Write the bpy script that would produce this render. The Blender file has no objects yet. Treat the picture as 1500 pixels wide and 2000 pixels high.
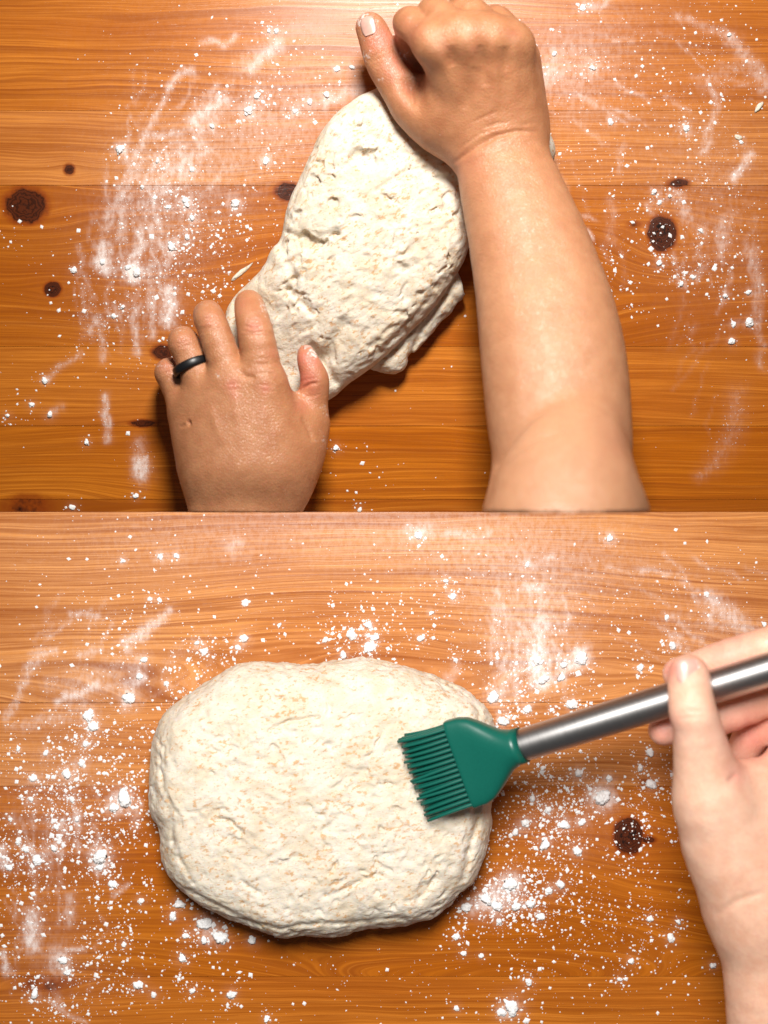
import bpy, math, random
import numpy as np
from mathutils import Vector, Matrix

rng = np.random.default_rng(7)
random.seed(7)
scene = bpy.context.scene
COL = scene.collection

# ------------------------------------------------------------------ camera
CAM_H = 1.2                     # camera height above the boards (m)
S = 0.5 / 1500                  # metres per photo pixel on the board surface
cam_d = bpy.data.cameras.new("camera")
cam = bpy.data.objects.new("camera", cam_d)
COL.objects.link(cam)
cam.location = (0, 0, CAM_H)
cam_d.sensor_fit = 'VERTICAL'
cam_d.sensor_height = 36.0
cam_d.lens = 36.0 * CAM_H / (2000 * S)
cam_d.clip_start = 0.01
cam_d.clip_end = 50
cam_d.dof.use_dof = True
cam_d.dof.focus_distance = CAM_H - 0.022
cam_d.dof.aperture_fstop = 3.0
scene.camera = cam

# ------------------------------------------------------------------ world, lamps, exposure
world = bpy.data.worlds.new("World")
scene.world = world
world.use_nodes = True
bg = world.node_tree.nodes["Background"]
bg.inputs[0].default_value = (0.95, 0.97, 1.0, 1)
bg.inputs[1].default_value = 0.07
scene.view_settings.view_transform = 'Standard'
scene.view_settings.look = 'None'
scene.view_settings.exposure = 0.0
scene.view_settings.gamma = 1.0

UP = bpy.data.collections.new("kneading"); COL.children.link(UP)      # upper photograph
LO = bpy.data.collections.new("brushing"); COL.children.link(LO)      # lower photograph


def area_lamp(name, loc, target, size, power, color, spread, receivers):
    d = bpy.data.lights.new(name, 'AREA')
    d.shape = 'DISK'
    d.size = size
    d.energy = power
    d.color = color
    d.spread = math.radians(spread)
    o = bpy.data.objects.new(name, d)
    COL.objects.link(o)
    o.location = loc
    o.rotation_euler = (Vector(target) - Vector(loc)).to_track_quat('-Z', 'Y').to_euler()
    # the picture is two photographs of two moments: each softbox belongs to its own one
    o.light_linking.receiver_collection = receivers
    o.light_linking.blocker_collection = receivers
    return o


area_lamp("softbox_lamp", (0.02, 0.66, 0.78), (0.02, 0.14, 0), 0.25, 5.9, (1.0, 0.95, 0.89), 110, UP)
area_lamp("softbox_lamp", (-0.04, 0.30, 1.02), (0.0, -0.12, 0), 0.42, 7.7, (1.0, 0.96, 0.92), 110, LO)

# ------------------------------------------------------------------ helpers


def P(px, py, z=0.0):
    """Point at height z that is seen at photo pixel (px, py)."""
    k = S * (1 - z / CAM_H)
    return np.array([(px - 750) * k, (1000 - py) * k, z])


def R(px, z=0.0):
    return px * S * (1 - z / CAM_H)


def tag(o, label=None, cat=None, group=None, kind=None):
    if label: o['label'] = label
    if cat: o['category'] = cat
    if group: o['group'] = group
    if kind: o['kind'] = kind
    return o


def empty(name, loc, col):
    o = bpy.data.objects.new(name, None)
    o.empty_display_size = 0.02
    col.objects.link(o)
    o.location = loc
    return o


def link(o, col, parent=None):
    col.objects.link(o)
    if parent is not None:
        o.parent = parent
        root = parent
        off = Vector((0, 0, 0))
        while root is not None:
            off += Vector(root.location)
            root = root.parent
        if parent.type == 'EMPTY':
            o.matrix_parent_inverse = Matrix.Translation(-off)
    return o


def mesh_np(name, verts, faces, mat, col, parent=None, smooth=True):
    """verts (n,3) and faces (m,3|4) as arrays -> one mesh object."""
    verts = np.asarray(verts, np.float32); faces = np.asarray(faces, np.int32)
    me = bpy.data.meshes.new(name)
    n, m, k = len(verts), len(faces), faces.shape[1]
    me.vertices.add(n); me.vertices.foreach_set("co", verts.ravel())
    me.loops.add(m * k); me.loops.foreach_set("vertex_index", faces.ravel())
    me.polygons.add(m)
    me.polygons.foreach_set("loop_start", np.arange(0, m * k, k, dtype=np.int32))
    me.polygons.foreach_set("use_smooth", np.full(m, smooth))
    me.update(calc_edges=True)
    me.materials.append(mat)
    o = bpy.data.objects.new(name, me)
    return link(o, col, parent)


def attr(o, name, vals):
    a = o.data.attributes.new(name, 'FLOAT', 'POINT')
    a.data.foreach_set("value", np.asarray(vals, np.float32))


# value noise --------------------------------------------------------------
LAT = rng.random((64, 64, 64)).astype(np.float32)


def vnoise(p):
    i = np.floor(p).astype(np.int32); f = (p - i).astype(np.float32)
    f = f * f * (3 - 2 * f)
    a = i & 63; b = (i + 1) & 63
    x0, y0, z0 = a.T; x1, y1, z1 = b.T
    fx, fy, fz = f.T
    c00 = LAT[x0, y0, z0] * (1 - fx) + LAT[x1, y0, z0] * fx
    c10 = LAT[x0, y1, z0] * (1 - fx) + LAT[x1, y1, z0] * fx
    c01 = LAT[x0, y0, z1] * (1 - fx) + LAT[x1, y0, z1] * fx
    c11 = LAT[x0, y1, z1] * (1 - fx) + LAT[x1, y1, z1] * fx
    return ((c00 * (1 - fy) + c10 * fy) * (1 - fz) + (c01 * (1 - fy) + c11 * fy) * fz) * 2 - 1


def fbm(p, oct=3):
    s = 0; a = 1.0; t = 0
    for k in range(oct):
        s = s + a * vnoise(p * (2.0 ** k) + 17.3 * k); t += a; a *= 0.5
    return s / t


# distance fields -----------------------------------------------------------
def smin(a, b, k):
    h = np.maximum(k - np.abs(a - b), 0) / k
    return np.minimum(a, b) - h * h * k * 0.25


def seg2(px, py, a, b):
    """2-D distance of points to a segment."""
    bx, by = b[0] - a[0], b[1] - a[1]
    t = np.clip(((px - a[0]) * bx + (py - a[1]) * by) / (bx * bx + by * by + 1e-12), 0, 1)
    return np.hypot(px - a[0] - t * bx, py - a[1] - t * by), t


class Field:
    def __init__(self, lo, hi, h):
        self.h = h
        self.lo = np.array(lo, float)
        self.n = np.ceil((np.array(hi) - self.lo) / h).astype(int) + 1
        self.f = np.full(self.n, 0.03, np.float32)
        self.ax = [(self.lo[i] + h * np.arange(self.n[i])).astype(np.float32) for i in range(3)]

    def like(self):
        o = Field.__new__(Field)
        o.h, o.lo, o.n, o.ax = self.h, self.lo, self.n, self.ax
        o.f = np.full(self.n, 0.03, np.float32)
        return o

    def block(self, lo, hi):
        sl = []
        for i in range(3):
            a = int(np.clip(math.floor((lo[i] - self.lo[i]) / self.h), 0, self.n[i]))
            b = int(np.clip(math.ceil((hi[i] - self.lo[i]) / self.h) + 1, 0, self.n[i]))
            sl.append(slice(a, b))
        sl = tuple(sl)
        g = np.meshgrid(*[self.ax[i][sl[i]] for i in range(3)], indexing='ij', sparse=True)
        return sl, g

    def cone(self, a, b, ra, rb, k=0.008, flat=1.0, sub=False, pad=0.0):
        a = np.asarray(a, float); b = np.asarray(b, float)
        r = max(ra, rb) * max(1, flat); m = (k * 1.2 + 4 * self.h + pad) / min(1.0, flat)
        sl, (x, y, z) = self.block(np.minimum(a, b) - r - m, np.maximum(a, b) + r + m)
        if 0 in self.f[sl].shape: return
        zs = 1.0 / flat
        ba = (b - a) * (1, 1, zs); l2 = float(ba @ ba) + 1e-12
        dx, dy, dz = x - a[0], y - a[1], (z - a[2]) * zs
        t = np.clip((dx * ba[0] + dy * ba[1] + dz * ba[2]) / l2, 0, 1)
        d = np.sqrt((dx - t * ba[0]) ** 2 + (dy - t * ba[1]) ** 2 + (dz - t * ba[2]) ** 2) - (ra + (rb - ra) * t)
        d = (d * min(1.0, flat)).astype(np.float32)
        if sub:
            self.f[sl] = -smin(-self.f[sl], d, k)
        else:
            self.f[sl] = smin(self.f[sl], d, k)

    def chain(self, pts, k=0.008, flat=1.0):
        """pts: list of (point, radius)."""
        for (a, ra), (b, rb) in zip(pts[:-1], pts[1:]):
            self.cone(a, b, ra, rb, k, flat)

    def tube(self, pts, k=0.012, n=5, flat=1.0):
        """chain through a smooth curve (Catmull-Rom) of (point, radius)."""
        q = np.array([(*p, r) for p, r in pts]); q = np.concatenate([[2 * q[0] - q[1]], q, [2 * q[-1] - q[-2]]])
        out = []
        for i in range(1, len(q) - 2):
            for t in np.arange(n) / n:
                a, b, c, d = q[i - 1:i + 3]
                out.append(.5 * (2 * b + (c - a) * t + (2 * a - 5 * b + 4 * c - d) * t * t + (3 * b - a - 3 * c + d) * t ** 3))
        out.append(q[-2])
        g = self.like()
        for a, b in zip(out[:-1], out[1:]):
            g.cone(a[:3], b[:3], a[3], b[3], 0.001, flat, pad=k * 1.3)
        self.merge(g, k)

    def merge(self, other, k):
        self.f = smin(self.f, other.f, k)

    def mesh(self, smooth=2):
        f = self.f; s = (f < 0)
        c = np.zeros(np.array(f.shape) - 1, np.uint8)
        off = [(i, j, k) for i in (0, 1) for j in (0, 1) for k in (0, 1)]
        N = c.shape
        for (i, j, k) in off:
            c += s[i:i + N[0], j:j + N[1], k:k + N[2]]
        act = (c > 0) & (c < 8)
        I = np.argwhere(act).astype(np.int32)
        idx = np.full(N, -1, np.int32); idx[act] = np.arange(len(I))
        val = {o: f[I[:, 0] + o[0], I[:, 1] + o[1], I[:, 2] + o[2]] for o in off}
        acc = np.zeros((len(I), 3), np.float32); cnt = np.zeros(len(I), np.float32)
        for o in off:
            for axis in range(3):
                if o[axis]: continue
                q = list(o); q[axis] = 1; q = tuple(q)
                va, vb = val[o], val[q]
                m = (va < 0) != (vb < 0)
                t = va[m] / (va[m] - vb[m])
                p = np.tile(np.array(o, np.float32), (m.sum(), 1)); p[:, axis] = t
                acc[m] += p; cnt[m] += 1
        V = (self.lo + self.h * (I + acc / cnt[:, None])).astype(np.float32)
        F = []
        for axis in range(3):
            u, v = (axis + 1) % 3, (axis + 2) % 3
            sl0 = [slice(None)] * 3; sl1 = [slice(None)] * 3
            sl0[axis] = slice(0, -1); sl1[axis] = slice(1, None)
            for w in (u, v):
                sl0[w] = slice(1, -1); sl1[w] = slice(1, -1)
            A = s[tuple(sl0)]; B = s[tuple(sl1)]
            for flip, msk in ((0, A & ~B), (1, ~A & B)):
                E = np.argwhere(msk)
                if not len(E): continue
                E[:, u] += 1; E[:, v] += 1
                q = []
                for du, dv in ((-1, -1), (0, -1), (0, 0), (-1, 0)):
                    e = E.copy(); e[:, u] += du; e[:, v] += dv
                    q.append(idx[e[:, 0], e[:, 1], e[:, 2]])
                q = np.stack(q, 1)
                F.append(q[:, ::-1] if flip else q)
        F = np.concatenate(F)
        for _ in range(smooth):
            V = laplace(V, F, 0.5)
        return V, F


def laplace(V, F, w):
    n = len(V); out = np.zeros_like(V); deg = np.zeros(n)
    a = np.concatenate([F[:, 0], F[:, 1], F[:, 2], F[:, 3]]); b = np.concatenate([F[:, 1], F[:, 2], F[:, 3], F[:, 0]])
    deg = np.bincount(a, minlength=n)
    for i in range(3):
        out[:, i] = np.bincount(a, V[b, i], minlength=n)
    return V * (1 - w) + w * out / np.maximum(deg, 1)[:, None]


def vnormals(V, F):
    n = np.cross(V[F[:, 2]] - V[F[:, 0]], V[F[:, 3]] - V[F[:, 1]])
    N = np.zeros_like(V)
    for c in range(4):
        for i in range(3):
            N[:, i] += np.bincount(F[:, c], n[:, i], minlength=len(V))
    return N / (np.linalg.norm(N, axis=1)[:, None] + 1e-12)


# ------------------------------------------------------------------ materials
class NT:
    def __init__(self, name):
        self.m = bpy.data.materials.new(name); self.m.use_nodes = True
        self.t = self.m.node_tree; self.n = self.t.nodes
        self.b = self.n["Principled BSDF"]

    def set(self, node, sock, v):
        if hasattr(v, 'is_linked') or hasattr(v, 'links'):
            self.t.links.new(v, node.inputs[sock])
        else:
            node.inputs[sock].default_value = v

    def node(self, typ, out=0, props=None, **ins):
        nd = self.n.new(typ)
        for k, v in (props or {}).items(): setattr(nd, k, v)
        for k, v in ins.items():
            k = int(k[1:]) if k[0] == '_' else k
            self.set(nd, k, v)
        return nd.outputs[out]

    def math(self, op, a, b=0.0, c=None):
        nd = self.n.new('ShaderNodeMath'); nd.operation = op
        self.set(nd, 0, a); self.set(nd, 1, b)
        if c is not None: self.set(nd, 2, c)
        return nd.outputs[0]

    def attr(self, name):
        return self.node('ShaderNodeAttribute', out=2, props={'attribute_name': name})

    def coords(self):
        return self.n.new('ShaderNodeTexCoord').outputs['Object']

    def noise(self, vec, scale, detail=3.0, rough=0.5, dist=0.0):
        nd = self.n.new('ShaderNodeTexNoise')
        self.set(nd, 'Vector', vec); self.set(nd, 'Scale', scale); self.set(nd, 'Detail', detail)
        self.set(nd, 'Roughness', rough); self.set(nd, 'Distortion', dist)
        return nd.outputs[0]

    def range(self, v, a, b, c=0.0, d=1.0):
        nd = self.n.new('ShaderNodeMapRange'); nd.interpolation_type = 'SMOOTHSTEP'
        for k, x in enumerate((v, a, b, c, d)): self.set(nd, k, x)
        return nd.outputs[0]

    def mix(self, f, a, b, mode='MIX'):
        nd = self.n.new('ShaderNodeMix'); nd.data_type = 'RGBA'; nd.blend_type = mode
        self.set(nd, 0, f)
        self.set(nd, 6, a if not isinstance(a, tuple) else (*a, 1))
        self.set(nd, 7, b if not isinstance(b, tuple) else (*b, 1))
        return nd.outputs[2]

    def combine(self, x, y, z):
        nd = self.n.new('ShaderNodeCombineXYZ')
        for k, v in enumerate((x, y, z)): self.set(nd, k, v)
        return nd.outputs[0]

    def sep(self, v):
        nd = self.n.new('ShaderNodeSeparateXYZ'); self.set(nd, 0, v); return nd.outputs

    def mapping(self, v, scale=(1, 1, 1), rot=(0, 0, 0)):
        nd = self.n.new('ShaderNodeMapping'); self.set(nd, 0, v)
        nd.inputs['Scale'].default_value = scale; nd.inputs['Rotation'].default_value = rot
        return nd.outputs[0]

    def bump(self, h, strength, dist, normal=None):
        nd = self.n.new('ShaderNodeBump'); self.set(nd, 'Height', h)
        nd.inputs['Strength'].default_value = strength; nd.inputs['Distance'].default_value = dist
        if normal is not None: self.set(nd, 'Normal', normal)
        return nd.outputs[0]

    def out(self, **kw):
        for k, v in kw.items():
            self.set(self.b, k.replace('_', ' '), v if not (isinstance(v, tuple) and len(v) == 3 and 'Color' in k.title()) else (*v, 1))
        return self.m


def wood_material():
    m = NT("varnished_pine")
    x, y, z = m.sep(m.coords())
    warp = m.attr("warp"); knot = m.attr("knot"); flour = m.attr("flour"); tone = m.attr("tone"); seed = m.attr("seed")
    freq = m.attr("freq"); ramt = m.attr("ringamt")
    low = m.noise(m.combine(m.math('MULTIPLY', x, 4.5), m.math('MULTIPLY', y, 16.0), seed), 1.0, 3.0, 0.45)
    v = m.math('ADD', m.math('ADD', y, warp), m.math('MULTIPLY', low, 0.023))
    vv = m.math('ADD', m.math('MULTIPLY', v, freq), m.math('MULTIPLY', m.noise(m.combine(m.math('MULTIPLY', x, 1.2), m.math('MULTIPLY', v, 70.0), seed), 1.0, 3.0), 5.0))
    saw = m.math('FRACT', vv)
    ring = m.math('MULTIPLY', m.range(saw, 0.15, 0.93), m.range(saw, 1.0, 0.93))
    rv = m.range(m.noise(m.combine(m.math('MULTIPLY', x, 3.0), m.math('MULTIPLY', v, 110.0), seed), 1.0, 2.0), 0.36, 0.66, 0.12, 1.0)
    band = m.range(m.noise(m.combine(m.math('MULTIPLY', x, 2.0), m.math('MULTIPLY', v, 48.0), seed), 1.0, 3.0), 0.30, 0.72)
    fib = m.noise(m.combine(m.math('MULTIPLY', x, 16.0), m.math('MULTIPLY', v, 1300.0), seed), 1.0, 4.0, 0.65)
    pore = m.range(m.noise(m.combine(m.math('MULTIPLY', x, 70.0), m.math('MULTIPLY', v, 2400.0), seed), 1.0, 2.0), 0.66, 0.80)
    blot = m.noise(m.combine(m.math('MULTIPLY', x, 9.0), m.math('MULTIPLY', y, 26.0), seed), 1.0, 4.0, 0.6)
    c = m.mix(band, (0.60, 0.190, 0.013), (0.45, 0.118, 0.003))
    c = m.mix(m.math('ABSOLUTE', tone), c, m.mix(m.range(tone, -0.01, 0.01), (0.24, 0.055, 0.006), (0.76, 0.40, 0.17)))
    c = m.mix(m.range(blot, 0.40, 0.75, 0.0, 0.45), c, (0.36, 0.090, 0.006))
    c = m.mix(m.math('MULTIPLY', m.math('MULTIPLY', ring, rv), ramt), c, (0.235, 0.052, 0.005))
    mid = m.noise(m.combine(m.math('MULTIPLY', x, 5.0), m.math('MULTIPLY', v, 600.0), seed), 1.0, 4.0, 0.7)
    c = m.mix(m.range(mid, 0.45, 0.64, 0.0, 0.56), c, (0.29, 0.070, 0.003))
    c = m.mix(m.range(mid, 0.46, 0.32, 0.0, 0.38), c, (0.74, 0.27, 0.035))
    c = m.mix(m.range(fib, 0.38, 0.66, 0.0, 0.50), c, (0.25, 0.055, 0.004))
    c = m.mix(m.math('MULTIPLY', pore, 0.35), c, (0.15, 0.035, 0.006))
    # knots: reddish halo then near-black heart
    kn = m.math('ADD', knot, m.math('MULTIPLY', m.math('SUBTRACT', m.noise(m.combine(x, y, seed), 150.0, 4.0, 0.6), 0.5), m.range(knot, 0.05, 0.5, 0.0, 0.75)))
    c = m.mix(m.range(kn, 0.08, 0.48, 0.0, 0.7), c, (0.20, 0.030, 0.003))
    kr = m.math('SINE', m.math('MULTIPLY', m.math('ADD', kn, m.math('MULTIPLY', m.noise(m.combine(x, y, seed), 240.0, 2.0), 0.25)), 34.0))
    heart = m.mix(m.range(kr, -0.5, 0.9, 0.0, 0.8), (0.080, 0.016, 0.004), (0.026, 0.006, 0.002))
    crack = m.range(m.noise(m.combine(x, y, seed), 300.0, 3.0, 0.7, 1.2), 0.50, 0.62)
    heart = m.mix(m.math('MULTIPLY', crack, m.range(knot, 1.05, 1.15)), heart, (0.003, 0.0025, 0.0025))
    c = m.mix(m.range(kn, 0.42, 0.66), c, heart)
    # flour dust lying on the varnish
    g1 = m.noise(m.combine(x, y, 0.0), 2400.0, 3.0, 0.7)
    g2 = m.noise(m.combine(x, m.math('MULTIPLY', y, 0.55), 3.0), 330.0, 5.0, 0.7)
    fl = m.math('MULTIPLY', flour, m.range(g2, 0.28, 0.68, 0.5, 1.1))
    fm = m.math('ADD', m.math('ADD', m.math('MULTIPLY', fl, 0.22), m.range(fl, 0.10, 0.80, 0.0, 0.50)), m.math('MULTIPLY', m.range(m.math('ADD', g1, m.math('MULTIPLY', fl, 0.30)), 0.70, 0.88), m.range(fl, 0.02, 0.16, 0.0, 0.55)))
    fm = m.math('MINIMUM', fm, 0.95)
    c = m.mix(fm, c, (0.84, 0.79, 0.76))
    h = m.math('ADD', m.math('MULTIPLY', fib, -0.6), m.math('ADD', m.math('MULTIPLY', ring, 0.3), m.math('MULTIPLY', pore, -0.8)))
    h = m.math('ADD', h, m.math('MULTIPLY', fm, 0.8))
    rough = m.math('ADD', m.range(g2, 0.2, 0.8, 0.20, 0.28), m.math('MULTIPLY', fm, 0.65))
    return m.out(Base_Color=c, Roughness=m.math('MINIMUM', rough, 0.95), Normal=m.bump(h, 0.16, 0.0004), Specular_IOR_Level=0.25)


def dough_material(rot):
    m = NT("wholemeal_dough")
    co = m.coords()
    r = m.mapping(co, (1, 1, 1), (0, 0, rot))
    st = m.mapping(r, (0.62, 1.0, 1.0))
    mott = m.noise(co, 70.0, 3.0)
    c = m.mix(m.range(mott, 0.35, 0.68), (0.735, 0.67, 0.56), (0.675, 0.58, 0.44))
    sp = m.noise(st, 430.0, 3.0, 0.6)
    clump = m.noise(co, 48.0, 3.0, 0.6)
    thr = m.math('ADD', m.math('MULTIPLY', clump, 0.34), sp)
    c = m.mix(m.range(thr, 0.725, 0.83, 0.0, 0.66), c, (0.56, 0.27, 0.075))
    sp2 = m.noise(st, 900.0, 2.0, 0.5)
    c = m.mix(m.range(sp2, 0.64, 0.72, 0.0, 0.5), c, (0.50, 0.25, 0.075))
    # dry flour still clinging to the skin
    c = m.mix(m.math('MULTIPLY', m.range(m.noise(co, 110.0, 5.0, 0.65), 0.50, 0.70), 0.6), c, (0.765, 0.725, 0.655))
    h = m.math('ADD', m.noise(st, 240.0, 5.0, 0.62), m.math('MULTIPLY', m.noise(st, 1100.0, 3.0, 0.6), 0.4))
    return m.out(Base_Color=c, Roughness=0.72, Normal=m.bump(h, 0.65, 0.0016), Specular_IOR_Level=0.25,
                 Subsurface_Weight=0.35, Subsurface_Radius=(1.0, 0.65, 0.38), Subsurface_Scale=0.0035)


def skin_material(name, base, deep, red, fair_lit):
    m = NT(name)
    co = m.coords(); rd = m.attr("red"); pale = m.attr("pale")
    mott = m.noise(co, 95.0, 5.0, 0.6)
    fine = m.noise(co, 520.0, 3.0, 0.6)
    c = m.mix(m.range(mott, 0.3, 0.72), base, deep)
    c = m.mix(m.range(fine, 0.45, 0.75, 0.0, 0.30), c, red)
    c = m.mix(m.math('MULTIPLY', rd, m.range(mott, 0.2, 0.8, 0.7, 1.15)), c, red)
    c = m.mix(m.math("MULTIPLY", pale, m.range(mott, 0.2, 0.8, 1.0, 0.8)), c, fair_lit)  # natural fair skin and painted-in highlights share this colour
    du = m.range(m.math('ADD', m.math('MULTIPLY', m.attr('dust'), 0.42), m.noise(co, 420.0, 5.0, 0.7)), 0.68, 0.86)
    c = m.mix(m.math('MULTIPLY', du, 0.75), c, (0.84, 0.80, 0.76))
    vor = m.n.new('ShaderNodeTexVoronoi'); vor.feature = 'DISTANCE_TO_EDGE'
    m.set(vor, 'Vector', m.mapping(co, (1, 0.6, 1))); m.set(vor, 'Scale', 850.0)
    h = m.math('ADD', m.math('MULTIPLY', m.range(vor.outputs[0], 0.0, 0.22), 0.6), m.math('ADD', m.math('MULTIPLY', fine, 0.9), m.math('MULTIPLY', m.noise(co, 230.0, 4.0, 0.6), 1.4)))
    return m.out(Base_Color=c, Roughness=m.range(mott, 0.2, 0.8, 0.33, 0.45), Normal=m.bump(h, 0.42, 0.0005),
                 Specular_IOR_Level=0.5, Subsurface_Weight=0.25, Subsurface_Radius=(1.0, 0.35, 0.18), Subsurface_Scale=0.004)


def plain(name, col, rough, metal=0.0, spec=0.5, bump=None, **kw):
    m = NT(name)
    co = m.coords()
    n = m.noise(co, bump[0] if bump else 200.0, 4.0)
    c = m.mix(m.range(n, 0.3, 0.7), tuple(v * 0.9 for v in col), col)
    kws = dict(Base_Color=c, Roughness=rough, Metallic=metal, Specular_IOR_Level=spec)
    if bump: kws['Normal'] = m.bump(n, bump[1], bump[2])
    kws.update(kw)
    return m.out(**kws)


def steel_material(axis):
    m = NT("brushed_steel")
    co = m.coords()
    ang = math.atan2(axis[1], axis[0])
    st = m.mapping(co, (1, 1, 1), (0, 0, -ang))
    x, y, z = m.sep(st)
    n = m.noise(m.combine(m.math('MULTIPLY', x, 2500.0), m.math('MULTIPLY', y, 60.0), m.math('MULTIPLY', z, 60.0)), 1.0, 3.0)
    c = m.mix(n, (0.47, 0.46, 0.45), (0.54, 0.53, 0.52))
    return m.out(Base_Color=c, Metallic=1.0, Roughness=m.range(n, 0.2, 0.8, 0.40, 0.47), Normal=m.bump(n, 0.03, 0.0002), Anisotropic=0.55, Tangent=m.combine(*[float(v) for v in axis]))


M_WOOD = wood_material()
M_DOUGH = dough_material(math.radians(-32))
M_DOUGH2 = dough_material(math.radians(-12))
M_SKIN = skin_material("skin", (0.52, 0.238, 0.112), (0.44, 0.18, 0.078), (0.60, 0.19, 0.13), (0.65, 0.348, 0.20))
M_SKIN2 = skin_material("skin", (0.86, 0.53, 0.37), (0.79, 0.44, 0.29), (0.70, 0.25, 0.20), (0.88, 0.66, 0.53))
M_NAIL = plain("fingernail", (0.64, 0.38, 0.31), 0.28, bump=(400.0, 0.05, 0.0002))
M_FLOUR = plain("flour", (0.93, 0.925, 0.915), 0.95, spec=0.05, bump=(1500.0, 0.12, 0.0003),
                Subsurface_Weight=0.2, Subsurface_Radius=(1.0, 1.0, 1.0), Subsurface_Scale=0.001)
M_RING = plain("black_silicone", (0.008, 0.008, 0.009), 0.38)
M_GREEN = plain("green_silicone", (0.004, 0.108, 0.078), 0.34, bump=(900.0, 0.05, 0.0002))

# ------------------------------------------------------------------ boards


def stroke_mask(pxg, pyg, strokes):
    out = np.zeros_like(pxg)
    q = np.stack([pxg / 26, pyg / 26, np.zeros_like(pxg)], -1)
    pxg = pxg + 9 * fbm(q, 2); pyg = pyg + 9 * fbm(q + 31, 2)
    for pts, w, amt in strokes:
        for a, b in zip(pts[:-1], pts[1:]):
            d, t = seg2(pxg, pyg, a, b)
            out = np.maximum(out, amt * np.exp(-(d / w) ** 2))
    return out


def board(edges, top, bottom, knots, strokes, washes, tones, label, lumps):
    """One glued-up pine board: a slab and its planks, each plank an object of its own."""
    x0, x1 = -120, 1620
    zc = -0.028
    A = P(x0, bottom); B = P(x1, top)
    sv = [(x, y, z) for x in (A[0], B[0]) for y in (A[1], B[1]) for z in (zc, -0.0205)]
    sf = [(0, 1, 3, 2), (4, 6, 7, 5), (0, 4, 5, 1), (2, 3, 7, 6), (0, 2, 6, 4), (1, 5, 7, 3)]
    base = mesh_np("tabletop", sv, sf, M_WOOD, UP if top < 900 else LO, smooth=False)
    for nme in ("warp", "knot", "flour", "tone", "seed", "freq", "ringamt"):
        attr(base, nme, np.zeros(8))
    tag(base, label, None, None, 'structure')
    step = 5.0
    for i, (a, b) in enumerate(zip(edges[:-1], edges[1:])):
        g = 0.35            # half joint in photo pixels
        nx = int((x1 - x0) / step); ny = max(4, int((b - a) / step))
        xs = np.linspace(x0, x1, nx + 1)
        ys = np.concatenate([[a + (g if a > top else 0)], np.linspace(a + 1.6, b - 1.6, ny - 1), [b - (g if b < bottom else 0)]])
        gx, gy = np.meshgrid(xs, ys, indexing='ij')
        z = np.zeros_like(gx)
        z += 0.00012 * (i % 2)                        # planks never sit perfectly level
        V = np.stack([(gx - 750) * S, (1000 - gy) * S, z], -1).reshape(-1, 3)
        k = (np.arange(nx)[:, None] * (ny + 1) + np.arange(ny)[None]).ravel()
        F = np.stack([k, k + 1, k + ny + 2, k + ny + 1], 1)
        F = F[:, ::-1] if np.cross(V[F[0, 1]] - V[F[0, 0]], V[F[0, 2]] - V[F[0, 0]])[2] < 0 else F
        # sides down to the slab
        rim = np.concatenate([np.arange(ny + 1), (np.arange(1, nx + 1)) * (ny + 1) + ny,
                              nx * (ny + 1) + np.arange(ny)[::-1], (np.arange(1, nx))[::-1] * (ny + 1)])
        n0 = len(V); low = V[rim].copy(); low[:, 2] = -0.0205
        j = np.arange(len(rim)); j2 = (j + 1) % len(rim)
        F = np.concatenate([F, np.stack([rim[j], n0 + j, n0 + j2, rim[j2]], 1)[:, ::-1]])
        V = np.concatenate([V, low])
        ax = np.concatenate([gx.ravel(), gx.ravel()[rim]]); ay = np.concatenate([gy.ravel(), gy.ravel()[rim]])
        warp = np.zeros_like(ax); kn = np.zeros_like(ax)
        for (kx, ky, ra, rb, dark, pull) in knots:
            if not (a - 30 < ky < b + 30): continue
            ex, ey = (ax - kx), (ay - ky)
            q = np.hypot(ex / ra, ey / rb)
            kn = np.maximum(kn, dark * np.clip(1.35 - 0.62 * q ** 1.3, 0, 1.1))
            warp += 1.25 * pull * S * np.tanh(ey / (rb * 1.2)) * np.exp(-(ex / (ra * 4.5)) ** 2 - (ey / (rb * 3.2)) ** 2) * rb
        fl = stroke_mask(ax, ay, strokes)
        for (wx, wy, wrx, wry, amt) in washes:
            fl += 1.35 * amt * np.exp(-((ax - wx) / wrx) ** 2 - ((ay - wy) / wry) ** 2)
        for (wx, wy, wr) in lumps:
            if a - 40 < wy < b + 40: fl += (.10 + .022 * wr) * np.exp(-((ax - wx) ** 2 + (ay - wy) ** 2) / (wr * 1.5 + 3) ** 2)
        o = mesh_np("plank", V, F, M_WOOD, UP if top < 900 else LO, base, smooth=False)
        attr(o, "warp", warp); attr(o, "knot", kn); attr(o, "flour", np.clip(fl * (1 - .75 * np.clip(kn * 1.6, 0, 1)), 0, 1))
        fq = [(125, .75), (330, .40), (105, .6), (190, .4), (150, .6), (120, .7)][i % 6] if top < 900 else [(115, .7), (330, .4), (110, .6), (170, .55)][i % 4]
        attr(o, "freq", np.full(len(V), fq[0])); attr(o, "ringamt", np.full(len(V), fq[1]))
        attr(o, "tone", np.full(len(V), tones[i % len(tones)])); attr(o, "seed", np.full(len(V), 3.7 * i + (0 if top < 900 else 41.3)))
    return base


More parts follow.
